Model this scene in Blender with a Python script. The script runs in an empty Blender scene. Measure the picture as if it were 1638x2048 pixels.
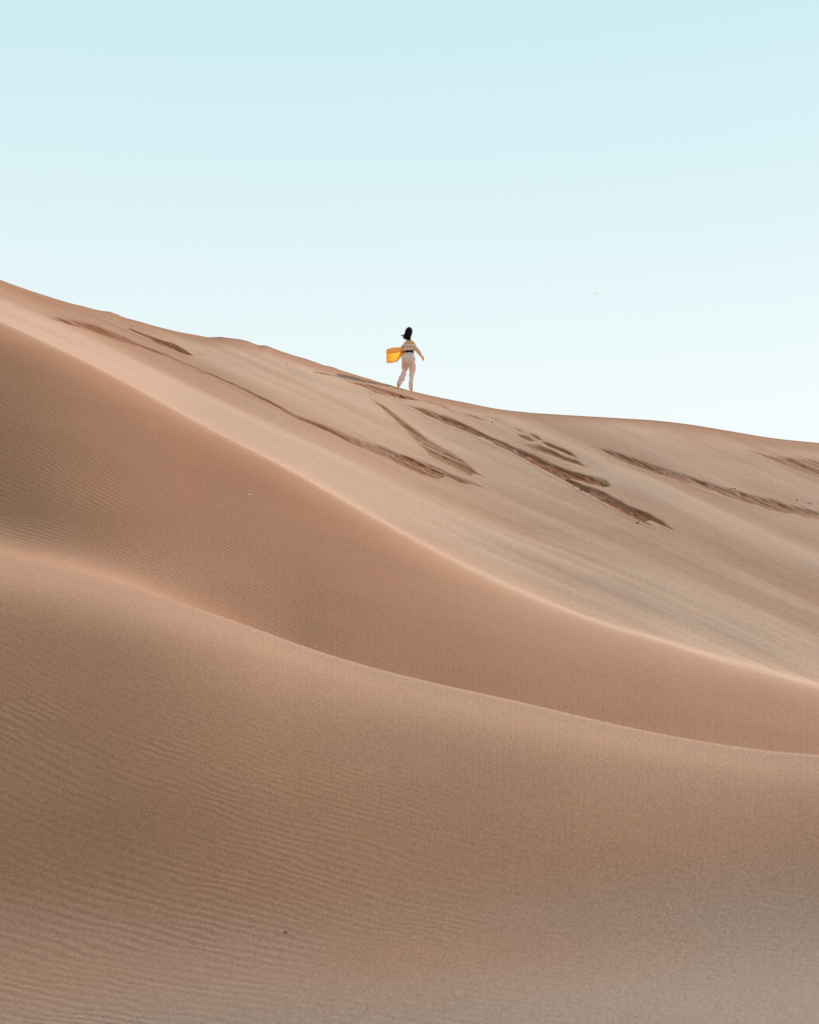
import bpy, bmesh, math, random
import numpy as np
from mathutils import Vector, Matrix, noise as mnoise
R = math.radians
random.seed(7)
rng = np.random.default_rng(7)
S = bpy.context.scene
COL = S.collection

# ------------------------------------------------------------------ camera
F = 50 / 24 * 1638            # focal length in photograph pixels
PITCH = math.atan(476 / F)
CS, SN = math.cos(PITCH), math.sin(PITCH)
CAMZ = 1.6
cam_d = bpy.data.cameras.new('camera')
cam = bpy.data.objects.new('camera', cam_d); COL.objects.link(cam)
cam.location = (0, 0, CAMZ)
cam.rotation_euler = (math.pi / 2 + PITCH, 0, 0)
cam_d.sensor_fit = 'HORIZONTAL'; cam_d.sensor_width = 24; cam_d.lens = 50
cam_d.clip_start = 0.1; cam_d.clip_end = 9000
cam_d.dof.use_dof = True; cam_d.dof.focus_distance = 48; cam_d.dof.aperture_fstop = 2.8
S.camera = cam

# ------------------------------------------------------------------ light
SUN_EL, SUN_AZ = R(27), R(42)          # azimuth measured from +Y towards +X
w = bpy.data.worlds.new('World'); S.world = w; w.use_nodes = True
nt = w.node_tree; nt.nodes.clear()
def wn(t, **k):
    n = nt.nodes.new(t)
    for a, b in k.items(): setattr(n, a, b)
    return n
out = wn('ShaderNodeOutputWorld'); bg = wn('ShaderNodeBackground')
sky = wn('ShaderNodeTexSky', sky_type='NISHITA', sun_disc=False, sun_elevation=SUN_EL,
         sun_rotation=SUN_AZ, altitude=200, air_density=1.0, dust_density=1.2, ozone_density=1.5)
bg.inputs['Strength'].default_value = 0.15
tc = wn('ShaderNodeTexCoord'); sx = wn('ShaderNodeSeparateXYZ')
ramp = wn('ShaderNodeValToRGB')
nt.links.new(tc.outputs['Generated'], sx.inputs[0]); nt.links.new(sx.outputs['Z'], ramp.inputs[0])
els = ramp.color_ramp.elements
def c6(r, g, b, k=1 / 0.15): return (r * k, g * k, b * k, 1)
stops = [(0.0, (.985, 1, .98)), (0.12, (.96, 1, .99)), (0.21, (.875, .965, .965)), (0.32, (.72, .895, .925)),
         (0.42, (.61, .84, .90)), (0.62, (.46, .64, .72)), (1.0, (.30, .43, .54))]
els[0].position = 0; els[0].color = (*stops[0][1], 1)
els[1].position = 1; els[1].color = (*stops[-1][1], 1)
for p, c in stops[1:-1]:
    e = els.new(p); e.color = (*c, 1)
sc = wn('ShaderNodeVectorMath', operation='SCALE'); sc.inputs['Scale'].default_value = 1 / 0.15
nt.links.new(ramp.outputs[0], sc.inputs[0])
mix = wn('ShaderNodeMix', data_type='RGBA'); mix.inputs['Factor'].default_value = 0.97
nt.links.new(sky.outputs[0], mix.inputs[6]); nt.links.new(sc.outputs[0], mix.inputs[7])
nt.links.new(mix.outputs[2], bg.inputs['Color']); nt.links.new(bg.outputs[0], out.inputs[0])

sd = bpy.data.lights.new('sun', 'SUN'); sun = bpy.data.objects.new('sun', sd); COL.objects.link(sun)
sd.energy = 5.0; sd.angle = R(0.5); sd.color = (1.0, .88, .79)
SUNV = Vector((math.cos(SUN_EL) * math.sin(SUN_AZ), math.cos(SUN_EL) * math.cos(SUN_AZ), math.sin(SUN_EL)))
sun.rotation_euler = SUNV.to_track_quat('Z', 'Y').to_euler()
sun.location = (30, 40, 60)
S.view_settings.view_transform = 'Standard'; S.view_settings.look = 'None'
S.view_settings.exposure = 0; S.view_settings.gamma = 1
try: S.view_settings.use_curve_mapping = False
except Exception: pass

# ------------------------------------------------------------------ helpers
def link(name, me, mats=(), parent=None):
    o = bpy.data.objects.new(name, me); COL.objects.link(o)
    for m in mats: me.materials.append(m)
    if parent: o.parent = parent
    return o
def mat(name):
    m = bpy.data.materials.new(name); m.use_nodes = True
    m.node_tree.nodes.clear(); return m, m.node_tree
def node(t, ty, **k):
    n = t.nodes.new(ty)
    for a, b in k.items():
        if a.startswith('i_'): n.inputs[a[2:].replace('_', ' ')].default_value = b
        else: setattr(n, a, b)
    return n

# smooth value noise on arbitrary coordinates (numpy)
def vnoise(x, y, seed=0):
    r = np.random.default_rng(seed); N = 256
    tab = r.random((N, N))
    xi = np.floor(x).astype(int); yi = np.floor(y).astype(int)
    fx = x - xi; fy = y - yi
    fx = fx * fx * fx * (fx * (fx * 6 - 15) + 10); fy = fy * fy * fy * (fy * (fy * 6 - 15) + 10)
    a = tab[xi % N, yi % N]; b = tab[(xi + 1) % N, yi % N]
    c = tab[xi % N, (yi + 1) % N]; d = tab[(xi + 1) % N, (yi + 1) % N]
    return (a * (1 - fx) + b * fx) * (1 - fy) + (c * (1 - fx) + d * fx) * fy
def fbm(x, y, seed=0, oct=4, gain=.5):
    s = 0; a = 1; t = 0
    for i in range(oct):
        s = s + a * vnoise(x * 2 ** i, y * 2 ** i, seed + i); t += a; a *= gain
    return s / t
def sstep(a, b, x):
    t = np.clip((x - a) / (b - a), 0, 1); return t * t * (3 - 2 * t)

# ------------------------------------------------------------------ the dunes
def curve(pts):
    p = np.array(pts, float)
    x, y = p[:, 0], p[:, 1]
    h = np.diff(x); dl = np.diff(y) / h
    m = np.zeros_like(y); m[1:-1] = (dl[:-1] * h[1:] + dl[1:] * h[:-1]) / (h[:-1] + h[1:])
    m[0], m[-1] = dl[0], dl[-1]
    def f(u):
        u = np.clip(u, x[0], x[-1]); i = np.clip(np.searchsorted(x, u) - 1, 0, len(x) - 2)
        t = (u - x[i]) / h[i]
        return ((2*t**3-3*t**2+1)*y[i] + (t**3-2*t**2+t)*h[i]*m[i] + (-2*t**3+3*t**2)*y[i+1] + (t**3-t**2)*h[i]*m[i+1])
    return f
CREST = curve([(-6000, 300), (-1500, 330), (-500, 430), (-150, 505), (0, 559), (55, 581), (110, 599), (165, 612), (203, 621.5), (222, 624),
    (232, 627.5), (245, 633), (275, 641.6), (330, 657), (385, 668.6), (412, 674), (450, 677), (496, 684), (518, 690), (532, 691.5),
    (550, 698.5), (592, 711.6), (656, 732), (720, 752), (774, 768.5), (825, 782.4), (882, 795.4), (934, 805.6), (985, 816),
    (1058, 825), (1117, 829), (1234, 836), (1312, 841), (1370, 847.5), (1448, 860), (1545, 876), (1638, 885.7), (1900, 905), (2600, 1000), (6500, 1380)])
RIDGE2 = curve([(-6000, 480), (-1500, 490), (-600, 520), (-200, 575), (0, 645), (110, 695), (225, 752), (400, 848), (550, 925), (700, 1008), (850, 1090),
    (980, 1155), (1100, 1207), (1230, 1254), (1330, 1284), (1420, 1312), (1530, 1343), (1638, 1372), (2000, 1450), (2800, 1500), (6500, 1520)])
RIDGE1 = curve([(-6000, 1000), (-900, 1010), (-300, 1040), (0, 1112), (150, 1148), (300, 1187), (480, 1246), (600, 1290), (730, 1331), (860, 1364),
    (1000, 1395), (1125, 1424), (1250, 1453), (1350, 1473), (1450, 1490), (1550, 1503), (1638, 1510), (2100, 1560), (2800, 1590), (6500, 1600)])
def zof(py, Y):
    a = (1024 - py) / F
    return CAMZ + Y * (SN + a * CS) / (CS - a * SN)
def project(X, Y, Z):
    d = Y * CS + (Z - CAMZ) * SN
    return 819 + F * X / d, 1024 - F * ((Z - CAMZ) * CS - Y * SN) / d

uc = np.concatenate([-4200 + 4180 * (1 - np.linspace(1, 0, 90, endpoint=False) ** 1.6), np.arange(-20, 1660, 2.0),
                     1660 + 4200 * np.linspace(0, 1, 90) ** 1.6])
uc = np.unique(np.round(uc, 3)); NC = len(uc)
lin = lambda a, b: a + (b - a) * (.5 + 1.1 * np.tanh((uc / 1638 - .5) / 1.1))
y_foot = lin(14.2, 12.0); y_r1 = lin(23.3, 16.6); y_v1 = y_r1 + 2.6 - 1.1 * sstep(-200, 750, uc)
y_r2 = lin(37.0, 24.0); y_b2 = y_r2 + 1.2; y_cr = lin(51.5, 46.0)
hid = sstep(60, 620, uc)                      # how sharply ridge one hides what lies behind it
def build_profile(r1, r2, cr):
    z1, z2, zc = zof(r1, y_r1), zof(r2, y_r2), zof(cr, y_cr)
    zv1 = z1 + .42 - .78 * hid
    zb2 = z2 + .06 + .07 * (1 - sstep(-100, 500, uc)) 
    kn = [(-5 + 0 * uc, lin(-1.5, -.3)), (6.5 + 0 * uc, lin(-1.2, -.25)), (y_foot, .12 + 0 * uc),
          (y_foot + .72 * (y_r1 - y_foot), .12 + .80 * (z1 - .12)), (y_r1, z1),
          (y_v1, zv1), (y_v1 + .80 * (y_r2 - y_v1), zv1 + .86 * (z2 - zv1)), (y_r2, z2),
          (y_b2, zb2), (y_b2 + .82 * (y_cr - y_b2), zb2 + .85 * (zc - zb2)), (y_cr, zc),
          (y_cr + 1.5, zc - .35), (y_cr + 6, zc - 3.2), (y_cr + 30, -2 + 0 * uc), (120 + 0 * uc, -3 + 0 * uc)]
    return kn
YF = np.arange(-5, 105, .05)
def gker(s):
    n = int(s * 3 / .05) + 1; x = np.arange(-n, n + 1) * .05
    k = np.exp(-x * x / (2 * s * s)); return k / k.sum()
def conv(A, k):
    n = len(k) // 2; P = np.pad(A, ((0, 0), (n, n)), mode='edge')
    L = P.shape[1]; M = 1 << (L + len(k)).bit_length()
    r = np.fft.irfft(np.fft.rfft(P, M, axis=1) * np.fft.rfft(k, M)[None], M, axis=1)
    return r[:, 2 * n: 2 * n + A.shape[1]]
def profile(r1, r2, cr):
    kn = build_profile(r1, r2, cr)
    ky = np.stack([k[0] for k in kn], 1); kz = np.stack([k[1] for k in kn], 1)
    A = np.stack([np.interp(YF, ky[i], kz[i]) for i in range(NC)])
    soft = conv(A, gker(.75)); sharp = conv(A, gker(.13))
    Y = YF[None]
    w1 = np.exp(-((Y - y_r1[:, None]) / .9) ** 2) * (.15 + .85 * hid[:, None])
    w2 = np.exp(-((Y - y_r2[:, None]) / .8) ** 2)
    w3 = np.exp(-((Y - y_cr[:, None]) / .5) ** 2) * .8
    ww = np.clip(np.maximum(np.maximum(w1, w2), w3), 0, 1)
    return soft * (1 - ww) + sharp * ww
def ridge_py(P, yc, halfw):
    # highest image position reached near a ridge
    res = np.empty(NC)
    for i in range(NC):
        j = (YF > yc[i] - halfw) & (YF < yc[i] + halfw)
        _, py = project(0, YF[j], P[i, j]); res[i] = py.min()
    return res
t1, t2, t3f = RIDGE1(uc), RIDGE2(uc), CREST(uc)
_u = np.arange(-300, 1950, 2.0); _k = np.exp(-(np.arange(-110, 111) * 2.0 / 75) ** 2 / 2); _k /= _k.sum()
_s = np.convolve(np.pad(CREST(_u), 110, mode='reflect', reflect_type='odd'), _k, 'valid')
t3 = np.where((uc > -100) & (uc < 1750), np.interp(uc, _u, _s), t3f)
r1, r2, cr = t1.copy(), t2.copy(), t3.copy()
for it in range(3):
    P = profile(r1, r2, cr)
    cr += t3 - ridge_py(P, y_cr, 1.2)
    _, pr1 = project(0, y_r1, np.array([np.interp(y_r1[i], YF, P[i]) for i in range(NC)])); r1 += t1 - pr1
    _, pr2 = project(0, y_r2, np.array([np.interp(y_r2[i], YF, P[i]) for i in range(NC)])); r2 += t2 - pr2
P = profile(r1, r2, cr)

# rows: stretches between the feature lines
segs = [(1.0 + 0 * uc, 9.0 + 0 * uc, 24), (9.0 + 0 * uc, y_r1 - .3, 200), (y_r1 - .3, y_r1 + .3, 24), (y_r1 + .3, y_v1, 12),
        (y_v1, y_r2 - .3, 150), (y_r2 - .3, y_r2 + .3, 24), (y_r2 + .3, y_b2, 12), (y_b2, y_cr - .8, 380),
        (y_cr - .8, y_cr + .6, 40), (y_cr + .6, y_cr + 6, 24), (y_cr + 6, 100 + 0 * uc, 24)]
rows = []; marks_rows = {}
for k, (a, b, n) in enumerate(segs):
    marks_rows[k] = len(rows)
    for t in np.arange(n) / n: rows.append(a + (b - a) * t)
rows.append(segs[-1][1])
GY = np.stack(rows, 0); NR = len(GY)                         # rows x columns
GZ = np.empty_like(GY)
for j in range(NC): GZ[:, j] = np.interp(GY[:, j], YF, P[j])
U = np.broadcast_to(uc[None], GY.shape)
GX = (U - 819) / F * (GY * CS + (GZ - CAMZ) * SN)
_, V = project(GX, GY, GZ)                                   # photograph row of every ground point
isC = (GY >= y_r2[None]) & (GY <= y_cr[None] + .3)
isB = (GY >= y_r1[None]) & (GY < y_r2[None])
isA = GY < y_r1[None]

# broad undulation (kept off the ridge lines)
nr = 1 - np.maximum.reduce([np.exp(-((GY - y[None]) / 1.2) ** 2) for y in (y_r1, y_r2, y_cr)])
GZ += nr * .10 * (fbm(GX / 5 + 9, GY / 4, 21, 3) - .5) * (GY > 4)
# wind-drawn streaks, running down the slope from upper left to lower right
ang = R(24.5)
al = (U * math.cos(ang) + V * math.sin(ang)); ac = (-U * math.sin(ang) + V * math.cos(ang))
ac2 = ac + 14 * (vnoise(al / 420, ac / 160, 5) - .5) + .00007 * (al - 700) ** 2 * 0
s_big = fbm(al / 950, ac2 / 58, 31, 3) - .5
s_fine = fbm(al / 420, ac2 / 9, 41, 3) - .5
s_hair = fbm(al / 130, ac2 / 2.6, 47, 2) - .5
cmask = isC * sstep(0, 26, V - t3f[None])
GZ += cmask * (.075 * s_big + .008 * s_fine)
# small ledges and bumps on the crest
GZ += np.exp(-((GY - y_cr[None]) / .9) ** 2) * (zof(t3f, y_cr) - zof(t3, y_cr))[None]
GZ += np.exp(-((GY - y_cr[None]) / .7) ** 2) * .012 * (vnoise(U / 19, 0 * U, 77) - .5) * 2 * sstep(120, 420, U) * (1 - sstep(700, 900, U))

def inside(poly, x, y):
    """signed distance in photograph pixels: positive inside"""
    p = np.array(poly, float); n = len(p)
    d = np.full(x.shape, 1e9); c = np.zeros(x.shape, bool)
    for i in range(n):
        a = p[i]; b = p[(i + 1) % n]; e = b - a
        wx = x - a[0]; wy = y - a[1]
        t = np.clip((wx * e[0] + wy * e[1]) / (e @ e + 1e-9), 0, 1)
        d = np.minimum(d, (wx - e[0] * t) ** 2 + (wy - e[1] * t) ** 2)
        if a[1] != b[1]:
            cc = ((a[1] > y) != (b[1] > y)) & (x < (b[0] - a[0]) * (y - a[1]) / (b[1] - a[1]) + a[0])
            c ^= cc
    d = np.sqrt(d); return np.where(c, d, -d)
# slides where the dry skin has slipped and left darker, damp sand bare: (upper edge, lower edge, darkness, depth m, softness px)
SL = [
 # long slide across the middle
 ([(86,628),(118,634),(154,641),(206,654),(275,684),(330,705),(398,735),(450,757),(473,766),(532,795),(592,828),(656,850),(689,864),(723,878),(760,889),(796,905),(821,911),(865,928),(894,942),(931,956),(976,978)],
  [(918,964),(890,951),(877,957),(845,948),(796,926),(760,909),(723,893),(689,878),(656,863),(592,836),(532,802),(473,771),(450,762),(398,740),(330,710),(275,690),(240,680),(206,668),(160,655),(120,643)], .85, .09, 2.0),
 # dark short slip upper left
 ([(236,651),(262,658),(291,668),(305,673),(319,679),(346,686),(363,695),(378,703),(390,711)],
  [(371,707),(352,700),(330,690),(310,682),(288,673),(262,662)], 1.15, .16, 1.2),
 ([(388,702),(398,704),(411,711)], [(398,708)], .6, .03, 1.5),
 # fan below the walker
 ([(738,799),(767,812),(794,832),(826,855),(857,877),(894,899),(923,917),(945,934),(972,957)],
  [(950,948),(938,951),(923,945),(894,929),(857,909),(835,887),(816,867),(796,847),(782,835),(765,821),(750,809)], .75, .06, 2.5),
 # great slide right of the walker
 ([(808,811),(844,818),(864,825),(887,832),(918,844),(944,856),(970,869),(1000,882),(1026,893),(1052,903),(1075,913),(1113,930),(1139,939),(1163,948),(1195,955),(1212,961),(1221,973),(1204,976),(1186,971),(1160,965),(1140,958),(1160,968),(1195,980),(1218,991),(1241,1002),(1272,1017),(1296,1026),(1323,1041),(1357,1067)],
  [(1323,1050),(1300,1042),(1290,1044),(1312,1057),(1280,1043),(1253,1031),(1218,1012),(1183,993),(1164,985),(1134,967),(1087,941),(1052,921),(1023,905),(980,885),(934,865),(887,848),(857,835),(831,822)], 1.0, .14, 1.6),
 # leaf-shaped slips above it
 ([(1028,858),(1040,862),(1049,868)], [(1038,865)], .9, .06, 1.0),
 ([(1030,869),(1052,872),(1064,879),(1074,886)], [(1060,884),(1042,877)], 1.0, .08, 1.0),
 ([(1058,868),(1074,872),(1086,882)], [(1074,880)], .9, .06, 1.0),
 ([(1080,883),(1100,887),(1111,892),(1139,905),(1161,919)], [(1140,913),(1116,903),(1096,895)], 1.1, .1, 1.2),
 ([(1034,886),(1062,889),(1080,892),(1104,901),(1130,913),(1157,921),(1180,936)], [(1139,927),(1100,914),(1062,899)], .8, .07, 2.4),
 # pale long slide right
 ([(1193,896),(1218,900),(1272,916),(1335,936),(1389,955),(1467,979),(1545,998),(1600,1012),(1720,1040)],
  [(1720,1056),(1600,1030),(1545,1020),(1487,1003),(1428,985),(1350,960),(1292,938),(1233,920)], .7, .08, 2.2),
 # right edge patch
 ([(1490,899),(1518,904),(1545,912),(1590,915),(1638,921),(1760,935)], [(1760,980),(1638,957),(1592,941),(1545,925),(1515,911)], .65, .07, 3.0),
 ([(1470,946),(1500,952),(1565,972)], [(1510,958)], .4, .03, 2.0),
 # broken ground under the walker's feet
 ([(683,760),(718,766),(747,773),(772,779),(797,788),(821,795),(846,804)], [(811,802),(789,798),(760,791),(743,786),(723,775)], .85, .12, 1.4),
 ([(738,780),(752,784),(770,789),(789,797)], [(765,793),(745,789)], 1.2, .16, 1.2),
 ([(790,789),(800,790),(812,796),(812,800)], [(804,801),(793,797)], 2.0, .40, 1.0),
 ([(855,802),(882,810),(908,824),(924,833)], [(905,827),(880,815)], .5, .05, 1.6),
 ([(921,826),(940,829),(954,834),(980,844)], [(955,841),(930,835)], .6, .05, 2.0),
 ([(890,806),(925,812),(956,821)], [(925,817)], .4, .03, 1.8),
 ([(973,834),(995,840),(1014,845)], [(990,842)], .55, .03, 1.4),
 ([(840,800),(860,804),(880,812)], [(858,809)], .5, .03, 1.4),
]
mark = np.zeros_like(GZ); deep = np.zeros_like(GZ)
vis = (U > -30) & (U < 1700) & isC
edge_n = (fbm(al / 26, ac / 3.0, 61, 3) - .5)
clump = fbm(al / 11, ac / 4.5, 67, 3) - .5
for up, lo, dk, dp, sf in SL:
    poly = up + lo
    p = np.array(poly)
    sel = vis & (U > p[:, 0].min() - 12) & (U < p[:, 0].max() + 12) & (V > p[:, 1].min() - 12) & (V < p[:, 1].max() + 12)
    x = U[sel]; y = V[sel] + 4.5 * edge_n[sel] * min(1, dp / .07)
    d = inside(poly, x, y)
    m = sstep(-sf * .8, sf * 1.6, d)
    # upper lip catches a darker, steeper scarp
    dup = np.full(x.shape, 1e9); q = np.array(up, float)
    for i in range(len(q) - 1):
        a, e = q[i], q[i + 1] - q[i]
        t = np.clip(((x - a[0]) * e[0] + (y - a[1]) * e[1]) / (e @ e + 1e-9), 0, 1)
        dup = np.minimum(dup, np.hypot(x - a[0] - e[0] * t, y - a[1] - e[1] * t))
    g = sstep(-1.5, 7.5, d) * dp * (.34 + .10 * np.exp(-dup / 6)) * (1 + .9 * clump[sel])
    str_ = 1 + 1.9 * s_hair[sel] + 1.4 * s_fine[sel] + .5 * clump[sel]
    mark[sel] = np.maximum(mark[sel], m * dk * np.clip(str_ * 1.05, .35, 1.5))
    deep[sel] = np.maximum(deep[sel], g)
    # sand shoved into a low rim along the lower edge
    rim = np.exp(-((d + 2.2) / 1.8) ** 2) * (dup > 4)
    GZ[sel] += rim * dp * .07
GZ -= deep
GZ += (mark > .05) * (.03 * s_hair + .03 * s_fine) * np.clip(mark, 0, 1)
# the hidden lip under the crest between the left and the walker
lip = curve([(560, 722), (600, 735), (640, 748), (690, 764), (740, 780), (790, 800)])
dl = V - lip(U)
GZ += isC * (np.exp(-((dl - 9) / 9) ** 2)) * .03 * sstep(555, 620, U) * (1 - sstep(740, 800, U))
# a few low sheets of slumped sand along the crest, left
for (x0, y0, x1, y1, h) in [(60, 590, 260, 660, .03), (430, 676, 500, 690, .05), (140, 615, 330, 670, .03)]:
    ln = y0 + (U - x0) * (y1 - y0) / (x1 - x0)
    GZ += isC * np.exp(-((V - ln) / 4) ** 2) * h * sstep(x0 - 20, x0 + 20, U) * (1 - sstep(x1 - 30, x1 + 30, U))
# outer border sinks under the plain
side = np.minimum(sstep(0, 14, np.arange(NC)), sstep(0, 14, NC - 1 - np.arange(NC)))[None]
GZ = GZ * side - 2.0 * (1 - side)
GZ[:2] -= .25 * (1 - np.arange(2)[:, None] / 2)

# smooth normals of the whole sheet, so that the dunes join without a seam
def unit(a): return a / np.linalg.norm(a, axis=-1, keepdims=True)
PT = np.stack([GX, GY, GZ], -1)
du = np.gradient(PT, axis=1); dv = np.gradient(PT, axis=0)
NM = unit(np.cross(du, dv))
NM[NM[..., 2] < 0] *= -1

# attributes read by the sand material
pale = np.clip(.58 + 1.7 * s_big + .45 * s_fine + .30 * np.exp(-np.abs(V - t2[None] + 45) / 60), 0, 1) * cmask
# brighter light along the two ridges, painted into the sand colour
ridge_light = np.exp(-np.clip(V - t1[None], 0, None) / 120) * isA * .55 * hid[None] + (1 - hid[None]) * .42 * np.exp(-((V - t1[None] - 22) / 75) ** 2) * (isA | isB) + .45 * np.exp(-((V - t2[None]) / 7) ** 2) * (isB | isC) + isB * np.exp(-np.clip(V - t2[None], 0, None) / 45) * .5 * sstep(500, 1100, U)
pale = np.clip(pale + ridge_light, 0, 1)
grey = sstep(0, 1, (V - 1700 - 150 * fbm(U / 900, V / 200, 93, 2) + 130 * sstep(700, 1638, U)) / 330) * isA
rip = np.where(isA, sstep(60, 300, V - t1[None]) * (.25 + .75 * (1 - sstep(300, 1300, U))), 0)
rip = np.where(isB, sstep(40, 200, V - t2[None]) * (.35 + .65 * (1 - sstep(350, 1000, U))), rip)
rip = np.where(isC, 1.25 * sstep(1020, 1180, U) * sstep(6, 30, V - t3f[None]) * (1 - sstep(90, 260, V - t3f[None])), rip) * (1 - np.clip(mark * 1.4, 0, 1))
def strip(name, a, b):
    n = b - a + 1
    me = bpy.data.meshes.new(name)
    v = PT[a:b + 1].reshape(-1, 3)
    ii = np.arange(n * NC).reshape(n, NC)
    q = np.stack([ii[:-1, :-1], ii[:-1, 1:], ii[1:, 1:], ii[1:, :-1]], -1).reshape(-1, 4)
    me.vertices.add(len(v)); me.vertices.foreach_set('co', v.ravel().astype('f'))
    me.loops.add(q.size); me.loops.foreach_set('vertex_index', q.ravel().astype('i'))
    me.polygons.add(len(q)); me.polygons.foreach_set('loop_start', (np.arange(len(q)) * 4).astype('i'))
    me.update(calc_edges=True)
    me.polygons.foreach_set('use_smooth', np.ones(len(q), bool))
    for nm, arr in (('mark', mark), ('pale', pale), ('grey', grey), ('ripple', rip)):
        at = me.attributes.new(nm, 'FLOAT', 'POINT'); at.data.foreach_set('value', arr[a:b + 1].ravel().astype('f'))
    me.normals_split_custom_set_from_vertices(NM[a:b + 1].reshape(-1, 3).astype('f'))
    o = link(name, me); o['kind'] = 'structure'
    return o

# ---- sand material
m, t = mat('sand'); L = t.links.new; SAND = m
o_ = node(t, 'ShaderNodeOutputMaterial'); b_ = node(t, 'ShaderNodeBsdfPrincipled', i_Roughness=.95)
b_.inputs['Specular IOR Level'].default_value = .08
L(b_.outputs[0], o_.inputs[0])
geo = node(t, 'ShaderNodeNewGeometry'); pos = geo.outputs['Position']
def attr(n): return node(t, 'ShaderNodeAttribute', attribute_name=n).outputs['Fac']
def rgbmix(f, a, b):
    n = node(t, 'ShaderNodeMix', data_type='RGBA')
    if hasattr(f, 'links'): L(f, n.inputs[0])
    else: n.inputs[0].default_value = f
    for k, v in ((6, a), (7, b)):
        if isinstance(v, tuple): n.inputs[k].default_value = (*v, 1)
        else: L(v, n.inputs[k])
    return n.outputs[2]
def mth(op, a, b=None, c=None, clamp=False):
    n = node(t, 'ShaderNodeMath', operation=op, use_clamp=clamp)
    for k, v in enumerate((a, b, c)):
        if v is None: continue
        if hasattr(v, 'links'): L(v, n.inputs[k])
        else: n.inputs[k].default_value = v
    return n.outputs[0]
def ntex(scale, detail=4, rough=.6, vec=None, sc=None):
    n = node(t, 'ShaderNodeTexNoise', i_Scale=scale, i_Detail=detail, i_Roughness=rough)
    v = vec or pos
    if sc:
        mp = node(t, 'ShaderNodeMapping'); mp.inputs['Scale'].default_value = sc; L(v, mp.inputs[0]); v = mp.outputs[0]
    L(v, n.inputs['Vector']); return n.outputs['Fac']
big = ntex(.35, 3, .5)
base = rgbmix(mth('MULTIPLY_ADD', big, 2.2, -.6, True), (.372, .174, .096), (.400, .196, .111))
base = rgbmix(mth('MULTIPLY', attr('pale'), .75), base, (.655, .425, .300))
base = rgbmix(mth('MULTIPLY', attr('grey'), .8), base, (.33, .25, .195))
base = rgbmix(mth('MULTIPLY', attr('mark'), .85, clamp=True), base, (.25, .088, .034))
# ripples: crests run to the right and towards the viewer
d1 = ntex(.22, 2, .4); d2 = ntex(1.7, 2, .5)
sep = node(t, 'ShaderNodeSeparateXYZ'); L(pos, sep.inputs[0])
ra = R(37)
ph = mth('ADD', mth('MULTIPLY', sep.outputs[0], math.sin(ra)), mth('MULTIPLY', sep.outputs[1], math.cos(ra)))
ph = mth('ADD', ph, mth('ADD', mth('MULTIPLY', d1, .8), mth('MULTIPLY', d2, .06)))
w1 = mth('SINE', mth('MULTIPLY', ph, 2 * math.pi / .115))
w2 = mth('SINE', mth('MULTIPLY', mth('ADD', ph, mth('MULTIPLY', d2, .12)), 2 * math.pi / .094))
sel_ = mth('MULTIPLY_ADD', ntex(.55, 2, .5), 6, -2.5, True)
wv = mth('ADD', mth('MULTIPLY', w1, sel_), mth('MULTIPLY', w2, mth('SUBTRACT', 1, sel_)))
wv = mth('MULTIPLY', wv, mth('MULTIPLY', attr('ripple'), mth('MULTIPLY_ADD', ntex(.7, 3, .6), 3, -.75, True)))
grain = ntex(52, 6, .9); grain2 = ntex(14, 5, .8)
col = node(t, 'ShaderNodeHueSaturation'); L(base, col.inputs['Color'])
val = mth('ADD', mth('MULTIPLY_ADD', grain, 3.3, -.65), mth('MULTIPLY_ADD', grain2, .16, -.08))
L(val, col.inputs['Value'])
L(col.outputs[0], b_.inputs['Base Color'])
bp = node(t, 'ShaderNodeBump', i_Strength=1.0, i_Distance=1.0)
hgt = mth('ADD', mth('MULTIPLY', wv, .0017), mth('ADD', mth('MULTIPLY', grain, .0022), mth('MULTIPLY', grain2, .006)))
L(hgt, bp.inputs['Height']); L(bp.outputs[0], b_.inputs['Normal'])

i1 = marks_rows[4]; i2 = marks_rows[7]
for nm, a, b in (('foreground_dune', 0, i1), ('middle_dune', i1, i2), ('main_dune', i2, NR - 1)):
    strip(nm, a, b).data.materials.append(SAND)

# the sand plain under and around everything, out to the horizon
bm = bmesh.new()
rad = [0, 20, 60, 150, 400, 1200, 4000]; ns = 48
rings = []
for r_ in rad[1:]:
    rings.append([bm.verts.new((r_ * math.cos(2*math.pi*k/ns), r_ * math.sin(2*math.pi*k/ns), -1.8 + (0 if r_ < 100 else (mnoise.noise(Vector((k*.9, r_*.01, 0))) - .4) * min(6, r_ * .02)))) for k in range(ns)])
c0 = bm.verts.new((0, 0, -1.8))
for k in range(ns):
    bm.faces.new((c0, rings[0][k], rings[0][(k + 1) % ns]))
    for a, b in zip(rings, rings[1:]): bm.faces.new((a[k], b[k], b[(k + 1) % ns], a[(k + 1) % ns]))
for f in bm.faces: f.smooth = True
me = bpy.data.meshes.new('sand_plain'); bm.to_mesh(me); bm.free()
pl = link('sand_plain', me, [SAND]); pl['kind'] = 'structure'

def ground_at(px, py=None, dy=0.0):
    """point of the dune surface seen at a place of the photograph (or on the crest)"""
    j = int(np.argmin(abs(uc - px)))
    if py is None:
        i = int(np.argmin(abs(GY[:, j] - (y_cr[j] + dy))))
    else:
        ok = np.where((GY[:, j] > 5) & (GY[:, j] < y_cr[j] + .2))[0]
        _, v_ = project(GX[ok, j], GY[ok, j], GZ[ok, j])
        i = ok[int(np.argmin(abs(v_ - py)))]
    return Vector(PT[i, j]), Vector(NM[i, j])

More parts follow.
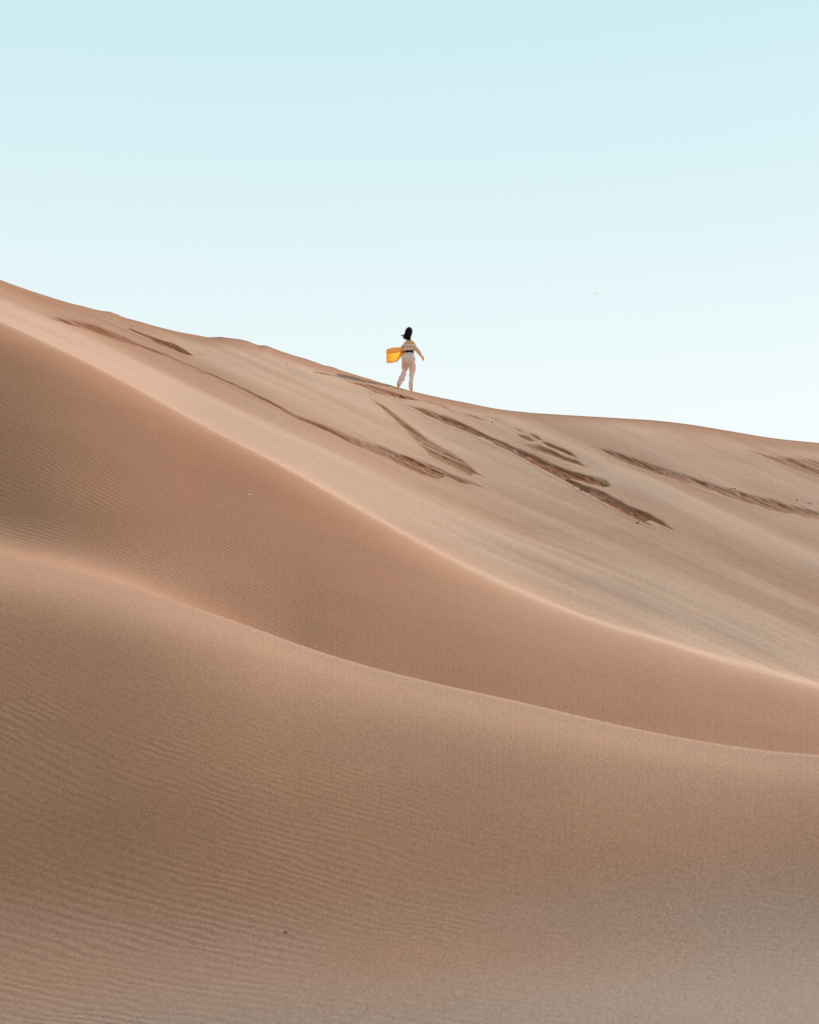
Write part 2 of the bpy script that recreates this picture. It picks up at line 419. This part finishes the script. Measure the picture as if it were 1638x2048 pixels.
# ------------------------------------------------------------------ materials of the walker
def fabric(name, colr, trans=None, tf=.0, rough=.9, bumpd=.0):
    m, t = mat(name)
    o_ = node(t, 'ShaderNodeOutputMaterial'); b_ = node(t, 'ShaderNodeBsdfPrincipled', i_Roughness=rough)
    b_.inputs['Specular IOR Level'].default_value = .15
    n = node(t, 'ShaderNodeTexNoise', i_Scale=28., i_Detail=3.)
    hs = node(t, 'ShaderNodeHueSaturation'); hs.inputs['Color'].default_value = (*colr, 1)
    mm = node(t, 'ShaderNodeMath', operation='MULTIPLY_ADD'); mm.inputs[1].default_value = .25; mm.inputs[2].default_value = .87
    tcc = node(t, 'ShaderNodeTexCoord'); t.links.new(tcc.outputs['Object'], n.inputs['Vector'])
    t.links.new(n.outputs['Fac'], mm.inputs[0]); t.links.new(mm.outputs[0], hs.inputs['Value'])
    t.links.new(hs.outputs[0], b_.inputs['Base Color'])
    if bumpd:
        bb = node(t, 'ShaderNodeBump', i_Distance=bumpd); t.links.new(n.outputs['Fac'], bb.inputs['Height']); t.links.new(bb.outputs[0], b_.inputs['Normal'])
    if trans:
        tr = node(t, 'ShaderNodeBsdfTranslucent'); tr.inputs['Color'].default_value = (*trans, 1)
        mx = node(t, 'ShaderNodeMixShader'); mx.inputs[0].default_value = tf
        t.links.new(b_.outputs[0], mx.inputs[1]); t.links.new(tr.outputs[0], mx.inputs[2]); t.links.new(mx.outputs[0], o_.inputs[0])
    else: t.links.new(b_.outputs[0], o_.inputs[0])
    return m
M_SHIRT = fabric('thin_shirt_cloth', (.96, .80, .46), (1.0, .74, .22), .72, bumpd=.006)
M_SLEEVE = fabric('peach_shirt_cloth', (.93, .84, .76), (1.0, .80, .60), .40, bumpd=.006)
M_TROU = fabric('pale_trouser_cloth', (.95, .89, .84), (1.0, .84, .68), .38, bumpd=.008)
M_SKIN = fabric('tanned_skin', (.74, .43, .20), rough=.5)
M_HAIR = fabric('black_hair', (.010, .006, .009), rough=.75)
M_WAIST_SHADE = fabric('waist_shade_dark', (.02, .013, .01))  # shade of the open gap at the waist, as a dark colour

def mesh_from(name, verts, faces, smooth=True):
    me = bpy.data.meshes.new(name); me.from_pydata([tuple(v) for v in verts], [], faces); me.update()
    if smooth: me.polygons.foreach_set('use_smooth', [True] * len(me.polygons))
    return me
class Shell:
    def __init__(s): s.v = []; s.f = []
    def loft(s, rings, n=24, cap=True, a0=0, a1=2 * math.pi, fold=0, seed=0):
        """rings: (centre, half width vec A, half width vec B); closed round unless a0..a1 is partial"""
        closed = abs(a1 - a0 - 2 * math.pi) < 1e-6
        m_ = n if closed else n + 1
        base = len(s.v)
        for k, (c, A, B) in enumerate(rings):
            c, A, B = Vector(c), Vector(A), Vector(B)
            for i in range(m_):
                a = a0 + (a1 - a0) * i / n
                w_ = 1 + fold * mnoise.noise(Vector((math.cos(a) * 2.2 + seed, math.sin(a) * 2.2, k * .35)))
                s.v.append(c + (A * math.cos(a) + B * math.sin(a)) * w_)
        for k in range(len(rings) - 1):
            for i in range(n):
                p, q = base + k * m_ + i, base + k * m_ + (i + 1) % m_
                s.f.append((p, q, q + m_, p + m_))
        if cap and closed:
            s.f.append(tuple(base + i for i in reversed(range(n))))
            s.f.append(tuple(base + (len(rings) - 1) * m_ + i for i in range(n)))
    def tube(s, pts, rad, n=12, cap=True, flat=1.0, fold=0, seed=0, sub=4):
        # smooth centre line through pts
        P_ = [Vector(p) for p in pts]; rings = []
        cl, rr = [], []
        for i in range(len(P_) - 1):
            a = P_[max(i - 1, 0)]; b = P_[i]; c = P_[i + 1]; d = P_[min(i + 2, len(P_) - 1)]
            for k in range(sub):
                u = k / sub
                cl.append(.5 * ((2*b) + (c-a)*u + (2*a-5*b+4*c-d)*u*u + (3*b-a-3*c+d)*u**3)); rr.append(rad[i] * (1-u) + rad[i+1] * u)
        cl.append(P_[-1]); rr.append(rad[-1])
        ref = Vector((0, 1, 0))
        for i, c in enumerate(cl):
            tn = (cl[min(i + 1, len(cl) - 1)] - cl[max(i - 1, 0)]).normalized()
            B = tn.cross(ref)
            if B.length < .1: B = tn.cross(Vector((1, 0, 0)))
            B.normalize(); A = B.cross(tn).normalized()
            rings.append((c, B * rr[i], A * rr[i] * flat))
        s.loft(rings, n, cap, fold=fold, seed=seed)
    def ball(s, c, r, n=16):
        c = Vector(c); rings = []
        for k in range(n + 1):
            th = math.pi * (.02 + .96 * k / n)
            rings.append((c + Vector((0, 0, -math.cos(th) * r[2])), Vector((r[0] * math.sin(th), 0, 0)), Vector((0, r[1] * math.sin(th), 0))))
        s.loft(rings, n)
    def mesh(s, name): return mesh_from(name, s.v, s.f)
def bake(name, me, mods):
    o = bpy.data.objects.new('tmp', me); COL.objects.link(o)
    for ty, kw in mods:
        md = o.modifiers.new(ty, ty)
        for k, v in kw.items(): setattr(md, k, v)
    bpy.context.view_layer.update()
    dg = bpy.context.evaluated_depsgraph_get()
    r = bpy.data.meshes.new_from_object(o.evaluated_get(dg)); r.name = name
    r.polygons.foreach_set('use_smooth', [True] * len(r.polygons))
    bpy.data.objects.remove(o); return r

# ------------------------------------------------------------------ the walker
g, _ = ground_at(812, None, .12)
dist = g.y * CS + (g.z - CAMZ) * SN
K = dist / F
ox, oy = project(g.x, g.y, g.z)
def W(px, py, dy=0.0):                       # a point of the figure, local to its base
    return Vector(((px - ox) * K, dy, (oy - py) * K))
person = bpy.data.objects.new('person', None); COL.objects.link(person)
person.location = g; person.empty_display_size = .3
person['label'] = 'woman seen from behind on the dune crest, pale trousers, yellow shirt billowing to the left'
person['category'] = 'person'
gl, _ = ground_at(797, None, .12); gr, _ = ground_at(823, None, .12)
zl, zr = gl.z - g.z, gr.z - g.z

b = Shell()
hipL, hipR = W(810, 719), W(824, 720)
kneeL, kneeR = W(809, 739, .20), W(823, 749, .05)
ankL = W(797, 772, -.02); ankL.z = zl + .08
ankR = W(823, 777, -.03); ankR.z = zr + .08
# torso
def ring(px, py, hx, hy, dy=0): return (W(px, py, dy), Vector((hx, 0, 0)), Vector((0, hy, 0)))
b.loft([ring(817, 724, .10, .08), ring(817, 720, .155, .115), ring(817, 715, .165, .125), ring(818, 709, .145, .11), ring(819, 703, .115, .09),
        ring(819, 698, .118, .09), ring(818.5, 692, .135, .10), ring(818.5, 687, .145, .105), ring(818.7, 684, .142, .095), ring(819, 681, .118, .075), ring(819, 678.6, .08, .055), ring(819, 676.5, .055, .05)], 28)
# shoulder blades and spine hollow
b.ball(W(812.5, 686, -.065), (.055, .035, .075)); b.ball(W(825, 686, -.06), (.055, .035, .075))
b.ball(W(811.5, 717, -.06), (.085, .075, .09)); b.ball(W(823.5, 717, -.06), (.085, .075, .09))
shL, shR = W(811, 684.5), W(827, 684)
elL, elR = W(803.5, 699, .06), W(835, 700, -.05)
wrL, wrR = W(806, 706, .26), W(843, 708.5, .08)
for sh, el, wr in ((shL, elL, wrL), (shR, elR, wrR)):
    b.tube([sh + Vector((0, 0, .0)), (sh + el) / 2, el, (el + wr) / 2, wr], [.05, .045, .038, .036, .025], 14)
b.tube([W(819, 681), W(819, 675.5, .01), W(819.4, 670, .03)], [.062, .052, .055], 16)
# head turned to the walker's right
hc = W(819, 661.2, .02); fd = Vector((.62, .78, 0)).normalized(); fs = Vector((fd.y, -fd.x, 0))
hr = []
for k in range(19):
    th = math.pi * (.03 + .94 * k / 18); zz = -math.cos(th) * .118; rr_ = math.sin(th)
    jaw = 1 - .22 * max(0, -zz / .118) ** 1.3
    hr.append((hc + Vector((0, 0, zz)) + fd * (.012 * max(0, -zz / .118)), fs * .074 * rr_ * jaw, fd * .095 * rr_ * jaw))
b.loft(hr, 24)
b.tube([hc + fd * .088 + Vector((0, 0, .02)), hc + fd * .103 + Vector((0, 0, -.012)), hc + fd * .098 + Vector((0, 0, -.028))], [.008, .013, .011], 8)
for sg in (-1, 1):
    b.ball(hc + fd * .078 + fs * .03 * sg + Vector((0, 0, .008)), (.013, .013, .010), 8)      # eyelids
    b.ball(hc + fs * .076 * sg + Vector((0, 0, -.01)), (.014, .016, .032), 8)                 # ears
b.ball(hc + fd * .092 + Vector((0, 0, -.052)), (.02, .014, .010), 8)                          # lips
b.ball(hc + fd * .082 + Vector((0, 0, -.092)), (.022, .02, .018), 8)                          # chin
# legs and feet
for hp, kn, an, fw in ((hipL, kneeL, ankL, Vector((-.25, 1, 0)).normalized()), (hipR, kneeR, ankR, Vector((.15, 1, 0)).normalized())):
    b.tube([hp, (hp * .55 + kn * .45), kn, kn * .6 + an * .4, an], [.09, .078, .055, .056, .036], 16)
    b.tube([an + Vector((0, 0, -.02)) - fw * .03, an + fw * .05 + Vector((0, 0, -.035)), an + fw * .12 + Vector((0, 0, -.055)), an + fw * .17 + Vector((0, 0, -.062))], [.036, .034, .028, .016], 12)
    for q in range(5):
        sdv = Vector((fw.y, -fw.x, 0)) * ((q - 2) * .014)
        b.tube([an + fw * .15 + sdv + Vector((0, 0, -.062)), an + fw * (.188 - .004 * q) + sdv + Vector((0, 0, -.068))], [.0095, .008], 7, sub=2)
# hands: palm, four fingers, thumb
def hand(wr, dr, pn, curl, sg):
    dr = Vector(dr).normalized(); pn = Vector(pn).normalized(); sdv = dr.cross(pn).normalized()
    A0 = wr; A1 = wr + dr * .085
    b.loft([(A0, sdv * .024, pn * .018), (A0 + dr * .03, sdv * .036, pn * .019), (A0 + dr * .06, sdv * .038, pn * .014), (A1, sdv * .037, pn * .011)], 14)
    for q, ln in enumerate((.068, .078, .073, .056)):
        r0 = A1 - dr * .012 + sdv * ((q - 1.5) * .0185)
        dd = dr; p = r0; pts = [p]
        for sgm in (.42, .33, .25):
            dd = (dd * math.cos(curl) + pn * math.sin(curl)).normalized() if sgm != .42 else (dd * math.cos(curl * .6) + pn * math.sin(curl * .6)).normalized()
            p = p + dd * (ln * sgm + .006); pts.append(p.copy())
        b.tube(pts, [.0085, .008, .0072, .006], 8, sub=2)
    tp = A0 + dr * .02 + sdv * (-.026) * sg
    td = (dr * .75 - sdv * .6 * sg + pn * .3).normalized()
    b.tube([tp, tp + td * .03, tp + td * .055 + dr * .004, tp + (td * .5 + dr * .5).normalized() * .075 + td * .008], [.011, .0105, .009, .0068], 8, sub=2)
hand(wrR + Vector((.004, .003, -.006)), (.45, .15, -.85), (-.62, -.70, -.25), .40, 1)
hand(wrL, (.15, .75, -.5), (.3, -.5, -.8), .45, -1)
bme = bake('body', b.mesh('body_raw'), [('REMESH', dict(mode='VOXEL', voxel_size=.0052, use_smooth_shade=True)), ('SMOOTH', dict(factor=.5, iterations=3))])
body = link('body', bme, [M_SKIN], person)

# trousers: loose, gathered at the waist and narrow at the hem
s = Shell()
s.loft([ring(818.5, 703.5, .128, .105), ring(818.2, 706, .150, .118), ring(817.5, 710, .182, .150, -.005), ring(817, 715, .200, .172, -.012), ring(817, 720, .203, .175, -.012),
        ring(817, 725, .200, .162, -.005), ring(817.5, 729, .165, .12, .0), ring(818, 732, .10, .07)], 36, fold=.07, seed=1)
s.ball(W(811.3, 718, -.07), (.105, .105, .105)); s.ball(W(824.5, 718, -.07), (.105, .105, .12))
s.tube([W(824, 719, -.01), W(824.3, 728, .0), W(824.5, 738, .02), W(823.3, 749, .03), W(822.3, 760, .0), W(821.2, 768, -.02), W(821.2, 774, -.03), ankR + Vector((-.012, 0, .015))],
       [.110, .108, .086, .080, .072, .066, .058, .048], 24, fold=.06, seed=4)
s.tube([W(811, 719, .0), W(810.5, 727, .09), W(809.3, 738, .16), W(806.3, 749, .14), W(802.5, 756, .10), W(799.3, 763, .05), W(797.3, 770, .0), ankL + Vector((0, 0, .02))],
       [.110, .100, .088, .088, .086, .078, .058, .042], 24, fold=.06, seed=9)
tm = bake('trousers', s.mesh('t_raw'), [('REMESH', dict(mode='VOXEL', voxel_size=.009, use_smooth_shade=True)), ('SMOOTH', dict(factor=.5, iterations=4))])
# folds pressed into the cloth: gathers at the waist, drapes from seat to knee
co = np.empty(len(tm.vertices) * 3, 'f'); tm.vertices.foreach_get('co', co); co = co.reshape(-1, 3)
no = np.array([v.normal[:] for v in tm.vertices])
wz = W(0, 704).z; x_, y_, z_ = co.T
gath = np.exp(-((z_ - wz + .03) / .05) ** 2) * np.sin(np.arctan2(y_, x_ - W(818, 0).x) * 30) * .006
dr1 = (vnoise((x_ * .9 + z_ * .30) * 17 + 50, z_ * 3 + 9 + 40, 3) - .5) * .030 * sstep(-.2, .1, wz - .1 - z_)
dr2 = (vnoise((x_ * .5 + z_) * 13 + 80, (x_ - z_ * .4) * 4 + 50, 8) - .5) * .020 * sstep(.12, .4, wz - z_)
co = co + no * (gath + dr1 + dr2)[:, None]
tm.vertices.foreach_set('co', co.astype('f').ravel()); tm.update()
trousers = link('trousers', tm, [M_TROU], person)
wb = Shell(); wb.loft([ring(818.8, 699.5, .122, .098), ring(818.6, 702, .134, .108), ring(818.5, 704.4, .146, .118)], 32, cap=False)  # dark strip painting the shade between shirt and trousers
link('waist_shade', wb.mesh('waist_shade'), [M_WAIST_SHADE], person)

# shirt slipped off the shoulders: a band round the back, the body of it blown out to the left
s = Shell()
def fr(px, py, hx, hy, dy=0, tilt=0): return (W(px, py, dy), Vector((hx, 0, tilt)), Vector((0, hy, 0)))
s.loft([fr(817.5, 688.0, .165, .13, 0, .004), fr(817.3, 689, .178, .145, 0, .004), fr(817.2, 690.6, .182, .15, 0, .0), fr(817.0, 692.3, .186, .150, 0, -.01), fr(816.8, 694, .176, .14, 0, -.02), fr(816.6, 696.5, .172, .14, 0, -.015),
        fr(816.4, 699, .172, .145, 0, -.005), fr(816.2, 700.8, .180, .155, 0, .015)], 40, cap=False, fold=.10, seed=3)
# the sail
rs = []
prof = [(811, 697.5, .07, .10, .085), (806, 699.5, .095, .12, .09), (801, 703.2, .150, .13, .09), (796, 706.6, .200, .14, .085), (791, 708.0, .220, .15, .075), (786, 708.4, .224, .16, .06), (781, 708.8, .222, .15, .05), (777, 709.3, .215, .13, .045), (774.2, 709.8, .205, .11, .04), (772.8, 710.2, .188, .09, .04)]
for k, (px, py, hz, hy, tl) in enumerate(prof):
    rs.append((W(px, py, .02), Vector((0, 0, hz)), Vector((0, -hy, 0))))
# angle 0 = top, 90 deg = towards the viewer; the lower front stays open
s.loft(rs, 40, cap=False, a0=R(-195), a1=R(86), fold=.09, seed=11)
sm = s.mesh('shirt')
co = np.array([v.co[:] for v in sm.vertices]); x_, y_, z_ = co.T
cx0 = W(806, 702)
an_ = np.arctan2(z_ - cx0.z, -(x_ - cx0.x) + .05); rd = np.hypot(x_ - cx0.x, z_ - cx0.z)
co[:, 1] += np.where(x_ < cx0.x, (vnoise(an_ * 9 + 40, rd * 3 + 9, 5) - .5) * .07 * sstep(.02, .2, rd), 0)
co[:, 2] += np.where(x_ < cx0.x, (vnoise(rd * 14 + 5, an_ * 2 + 20, 15) - .5) * .02, 0)
sm.vertices.foreach_set('co', co.astype('f').ravel()); sm.update()
sm = bake('shirt', sm, [('SUBSURF', dict(levels=1, render_levels=1)), ('SOLIDIFY', dict(thickness=.0025))])
shirt = link('shirt', sm, [M_SHIRT, M_SLEEVE], person)
cut = W(808, 0).x
for pg in sm.polygons:
    if pg.center.x > cut: pg.material_index = 1
for pts, rad, cuff, sd_ in (([W(829, 690.5, -.01), W(831.5, 695, -.03), W(834.5, 699, -.05), W(838, 703.5, -.02), W(842, 708, .06)], [.045, .062, .062, .054, .046], True, 2),
                    ([W(806, 690.5, .0), W(804.5, 695, .03), W(803.5, 699, .07), W(805, 704, .18), W(806, 706, .25)], [.042, .058, .060, .055, .045], True, 6)):
    q = Shell(); q.tube(pts, rad, 22, cap=False, fold=.22, seed=sd_, sub=5)
    sl = link('sleeve', bake('sleeve', q.mesh('q'), [('SUBSURF', dict(levels=1, render_levels=1)), ('SOLIDIFY', dict(thickness=.003))]), [M_SLEEVE], shirt)
# the folded back neckband across the shoulder blades
q = Shell(); q.tube([W(804.5, 690, .02), W(808, 690.0, -.12), W(814, 691.2, -.165), W(820, 691.2, -.165), W(826, 690, -.12), W(830.5, 690, .02)], [.028, .032, .032, .032, .03, .028], 14, fold=.25, seed=8)
link('collar', q.mesh('collar'), [M_SLEEVE], shirt)

# hair: to the shoulders, blown to the left
q = Shell()
hz_ = [(818.5, 651.2, .018, .03), (818.5, 652.2, .05, .065), (818.3, 654.3, .088, .105), (818, 657.5, .104, .120), (817.6, 661.5, .110, .122), (817.0, 665.5, .104, .108), (816, 669, .098, .09), (815.2, 672, .088, .072), (814.8, 674.5, .072, .055), (815.5, 676.8, .050, .04), (816.5, 678.6, .022, .02)]
q.loft([(W(px, py, -.010 - .020 * k / 10), Vector((hx, 0, 0)), Vector((0, hy, 0))) for k, (px, py, hx, hy) in enumerate(hz_)], 30, fold=.05, seed=2)
hv = []
for v in q.v:                                 # leave the face free
    r_ = v - hc; f_ = r_.dot(fd)
    if f_ > .035 and v.z < hc.z + .07: v = v - fd * (f_ - .035) * .95
    hv.append(v)
q.v = hv
for k in range(26):
    a = random.uniform(0, 1); y0 = -.06 + random.uniform(-.03, .05)
    st = W(random.uniform(808, 814), 664 + 9 * a, y0)
    ln = random.uniform(3, 9)
    en = W(808 - ln * random.uniform(.6, .9) * (1 if k % 3 else .3), 668.5 + 5 * a + random.uniform(-1.5, 2.5), y0 + random.uniform(-.03, .03))
    md_ = (st + en) / 2 + Vector((0, 0, -.018))
    q.tube([st, md_, en], [.011, .007, .0015], 6)
for k in range(40):
    px = random.uniform(809, 821); y0 = -.075 + random.uniform(-.015, .02)
    q.tube([W(px + 1.5, 660, y0 - .03), W(px + .5, 670, y0 - .01), W(px - random.uniform(0, 2), random.uniform(675, 680), y0)], [.008, .010, .002], 6)
link('hair', q.mesh('hair'), [M_HAIR], person)

# ------------------------------------------------------------------ small things lying on the sand
def stone(name, px, py, size, colr, label, cat, flat=.6, seed=0, group=None, stretch=1.0, rot=0):
    p, n = ground_at(px, py)
    bm = bmesh.new(); bmesh.ops.create_icosphere(bm, subdivisions=3, radius=1)
    for v in bm.verts:
        k = 1 + .32 * mnoise.noise(v.co * 1.3 + Vector((seed * 7.1, 0, 0))) + .12 * mnoise.noise(v.co * 3.5 + Vector((0, seed * 3.3, 0)))
        v.co = Vector((v.co.x * stretch, v.co.y, v.co.z * flat)) * k * size
    for f in bm.faces: f.smooth = True
    me = bpy.data.meshes.new(name); bm.to_mesh(me); bm.free()
    m_ = fabric(name + '_surface', colr, rough=.8, bumpd=.002)
    o = link(name, me, [m_]); o.location = p + n * size * flat * .45
    o.rotation_euler = (n.to_track_quat('Z', 'Y').to_matrix() @ Matrix.Rotation(rot, 3, 'Z')).to_euler()
    o['label'] = label; o['category'] = cat
    if group: o['group'] = group
stone('pebble', 573.5, 728.5, .017, (.05, .03, .025), 'small dark pebble alone on the smooth slope under the crest, left of the woman', 'pebble', seed=1, group='dark pebbles on the sand')
stone('pebble', 984, 845, .024, (.06, .035, .025), 'dark pebble beside a thin slide mark right of the woman, larger of the close pair', 'pebble', seed=2, group='dark pebbles on the sand')
stone('pebble', 988, 849.5, .016, (.06, .035, .025), 'dark pebble just below a larger one, right of the woman near the crest', 'pebble', seed=3, group='dark pebbles on the sand')
stone('pebble', 996, 844.5, .010, (.06, .035, .025), 'tiny dark pebble right of the close pair near the crest', 'pebble', seed=8, group='dark pebbles on the sand')
stone('pebble', 486, 1253, .014, (.10, .06, .045), 'small brown pebble lying on the lower dune ridge at left of centre', 'pebble', seed=4, group='dark pebbles on the sand')
stone('pebble', 573, 1865, .017, (.22, .13, .09), 'brown pebble on the rippled sand near the bottom edge', 'pebble', seed=5, group='dark pebbles on the sand', flat=.4)
stone('shell_fragment', 497.5, 990, .020, (.80, .66, .55), 'pale sliver of shell on the middle dune face', 'shell', seed=6, flat=.25, stretch=1.9, rot=R(-30))
stone('shell_fragment', 293, 1627, .009, (.62, .50, .40), 'tiny pale shell fragment on the rippled foreground sand at left', 'shell', seed=7, flat=.5)
# clods on the long pale slide and the great slide
NTH = ['first', 'second', 'third', 'fourth', 'fifth', 'sixth', 'seventh', 'eighth', 'ninth', 'tenth', 'eleventh', 'twelfth']
for grp, where, lst in (
    ('clods along the long slide mark', 'on the long slide mark at right', [(1290,935,.014),(1325,948,.014),(1337,948,.018),(1366,954,.016),(1408,966,.018),(1414,968,.012),(1462,977,.014),(1470,977.5,.016),(1595,1001,.017),(1621,1006,.016)]),
    ('clods on the great slide', 'on the great slide right of the woman', [(1148,973,.018),(1163,981,.026),(1170,984,.020),(1184,991,.018),(1204,966,.020),(1212,969,.018),(1276,1046,.024)])):
    for k, (px, py, sz) in enumerate(lst):
        stone('sand_clod', px, py, sz, (.20, .095, .05), 'dark clod of sand ' + where + ', ' + NTH[k] + ' from the left', 'sand clod', seed=20 + k + len(lst), group=grp, flat=.7, stretch=1.4)

# ------------------------------------------------------------------ the far bird
bd = bpy.data.objects.new('bird', None); COL.objects.link(bd)
Yb = 190; kb = Yb / F
bd.location = (((1191 - 819) * (Yb * CS + (zof(587, Yb) - CAMZ) * SN) / F), Yb, zof(587, Yb))
bd['label'] = 'haze-paled bird gliding far off in the sky at right of the woman'; bd['category'] = 'bird'
M_BIRD = fabric('hazed_feathers', (.85, .88, .88), (.98, 1, 1), .8)  # distance haze put into the bird's colour as paleness
q = Shell(); q.tube([(-.02, -.22, -.02), (0, -.1, 0), (0, .06, .01), (0, .2, .03), (0, .27, .03)], [.01, .06, .07, .04, .012], 12)
link('body', q.mesh('body'), [M_BIRD], bd)
for sg, zz in ((-1, .14), (1, -.02)):
    v = []; f = []
    for k in range(9):
        u = k / 8; x = sg * (.04 + .50 * u); lift = zz * (u ** .8) + .06 * math.sin(u * math.pi)
        ch = .10 * (1 - u ** 2.2) + .01; sw = -.05 * u * u
        for (yy, th) in ((ch, 0), (0, .012 * (1 - u)), (-ch, 0), (0, -.010 * (1 - u))): v.append((x, yy + sw, lift + th))
    for k in range(8):
        for i in range(4): f.append((k*4+i, k*4+(i+1) % 4, k*4+4+(i+1) % 4, k*4+4+i))
    f.append((0, 1, 2, 3)); f.append((32, 33, 34, 35))
    link('wing', mesh_from('wing', v, f), [M_BIRD], bd)
print('columns', NC, 'rows', NR, 'quads', NC * NR)
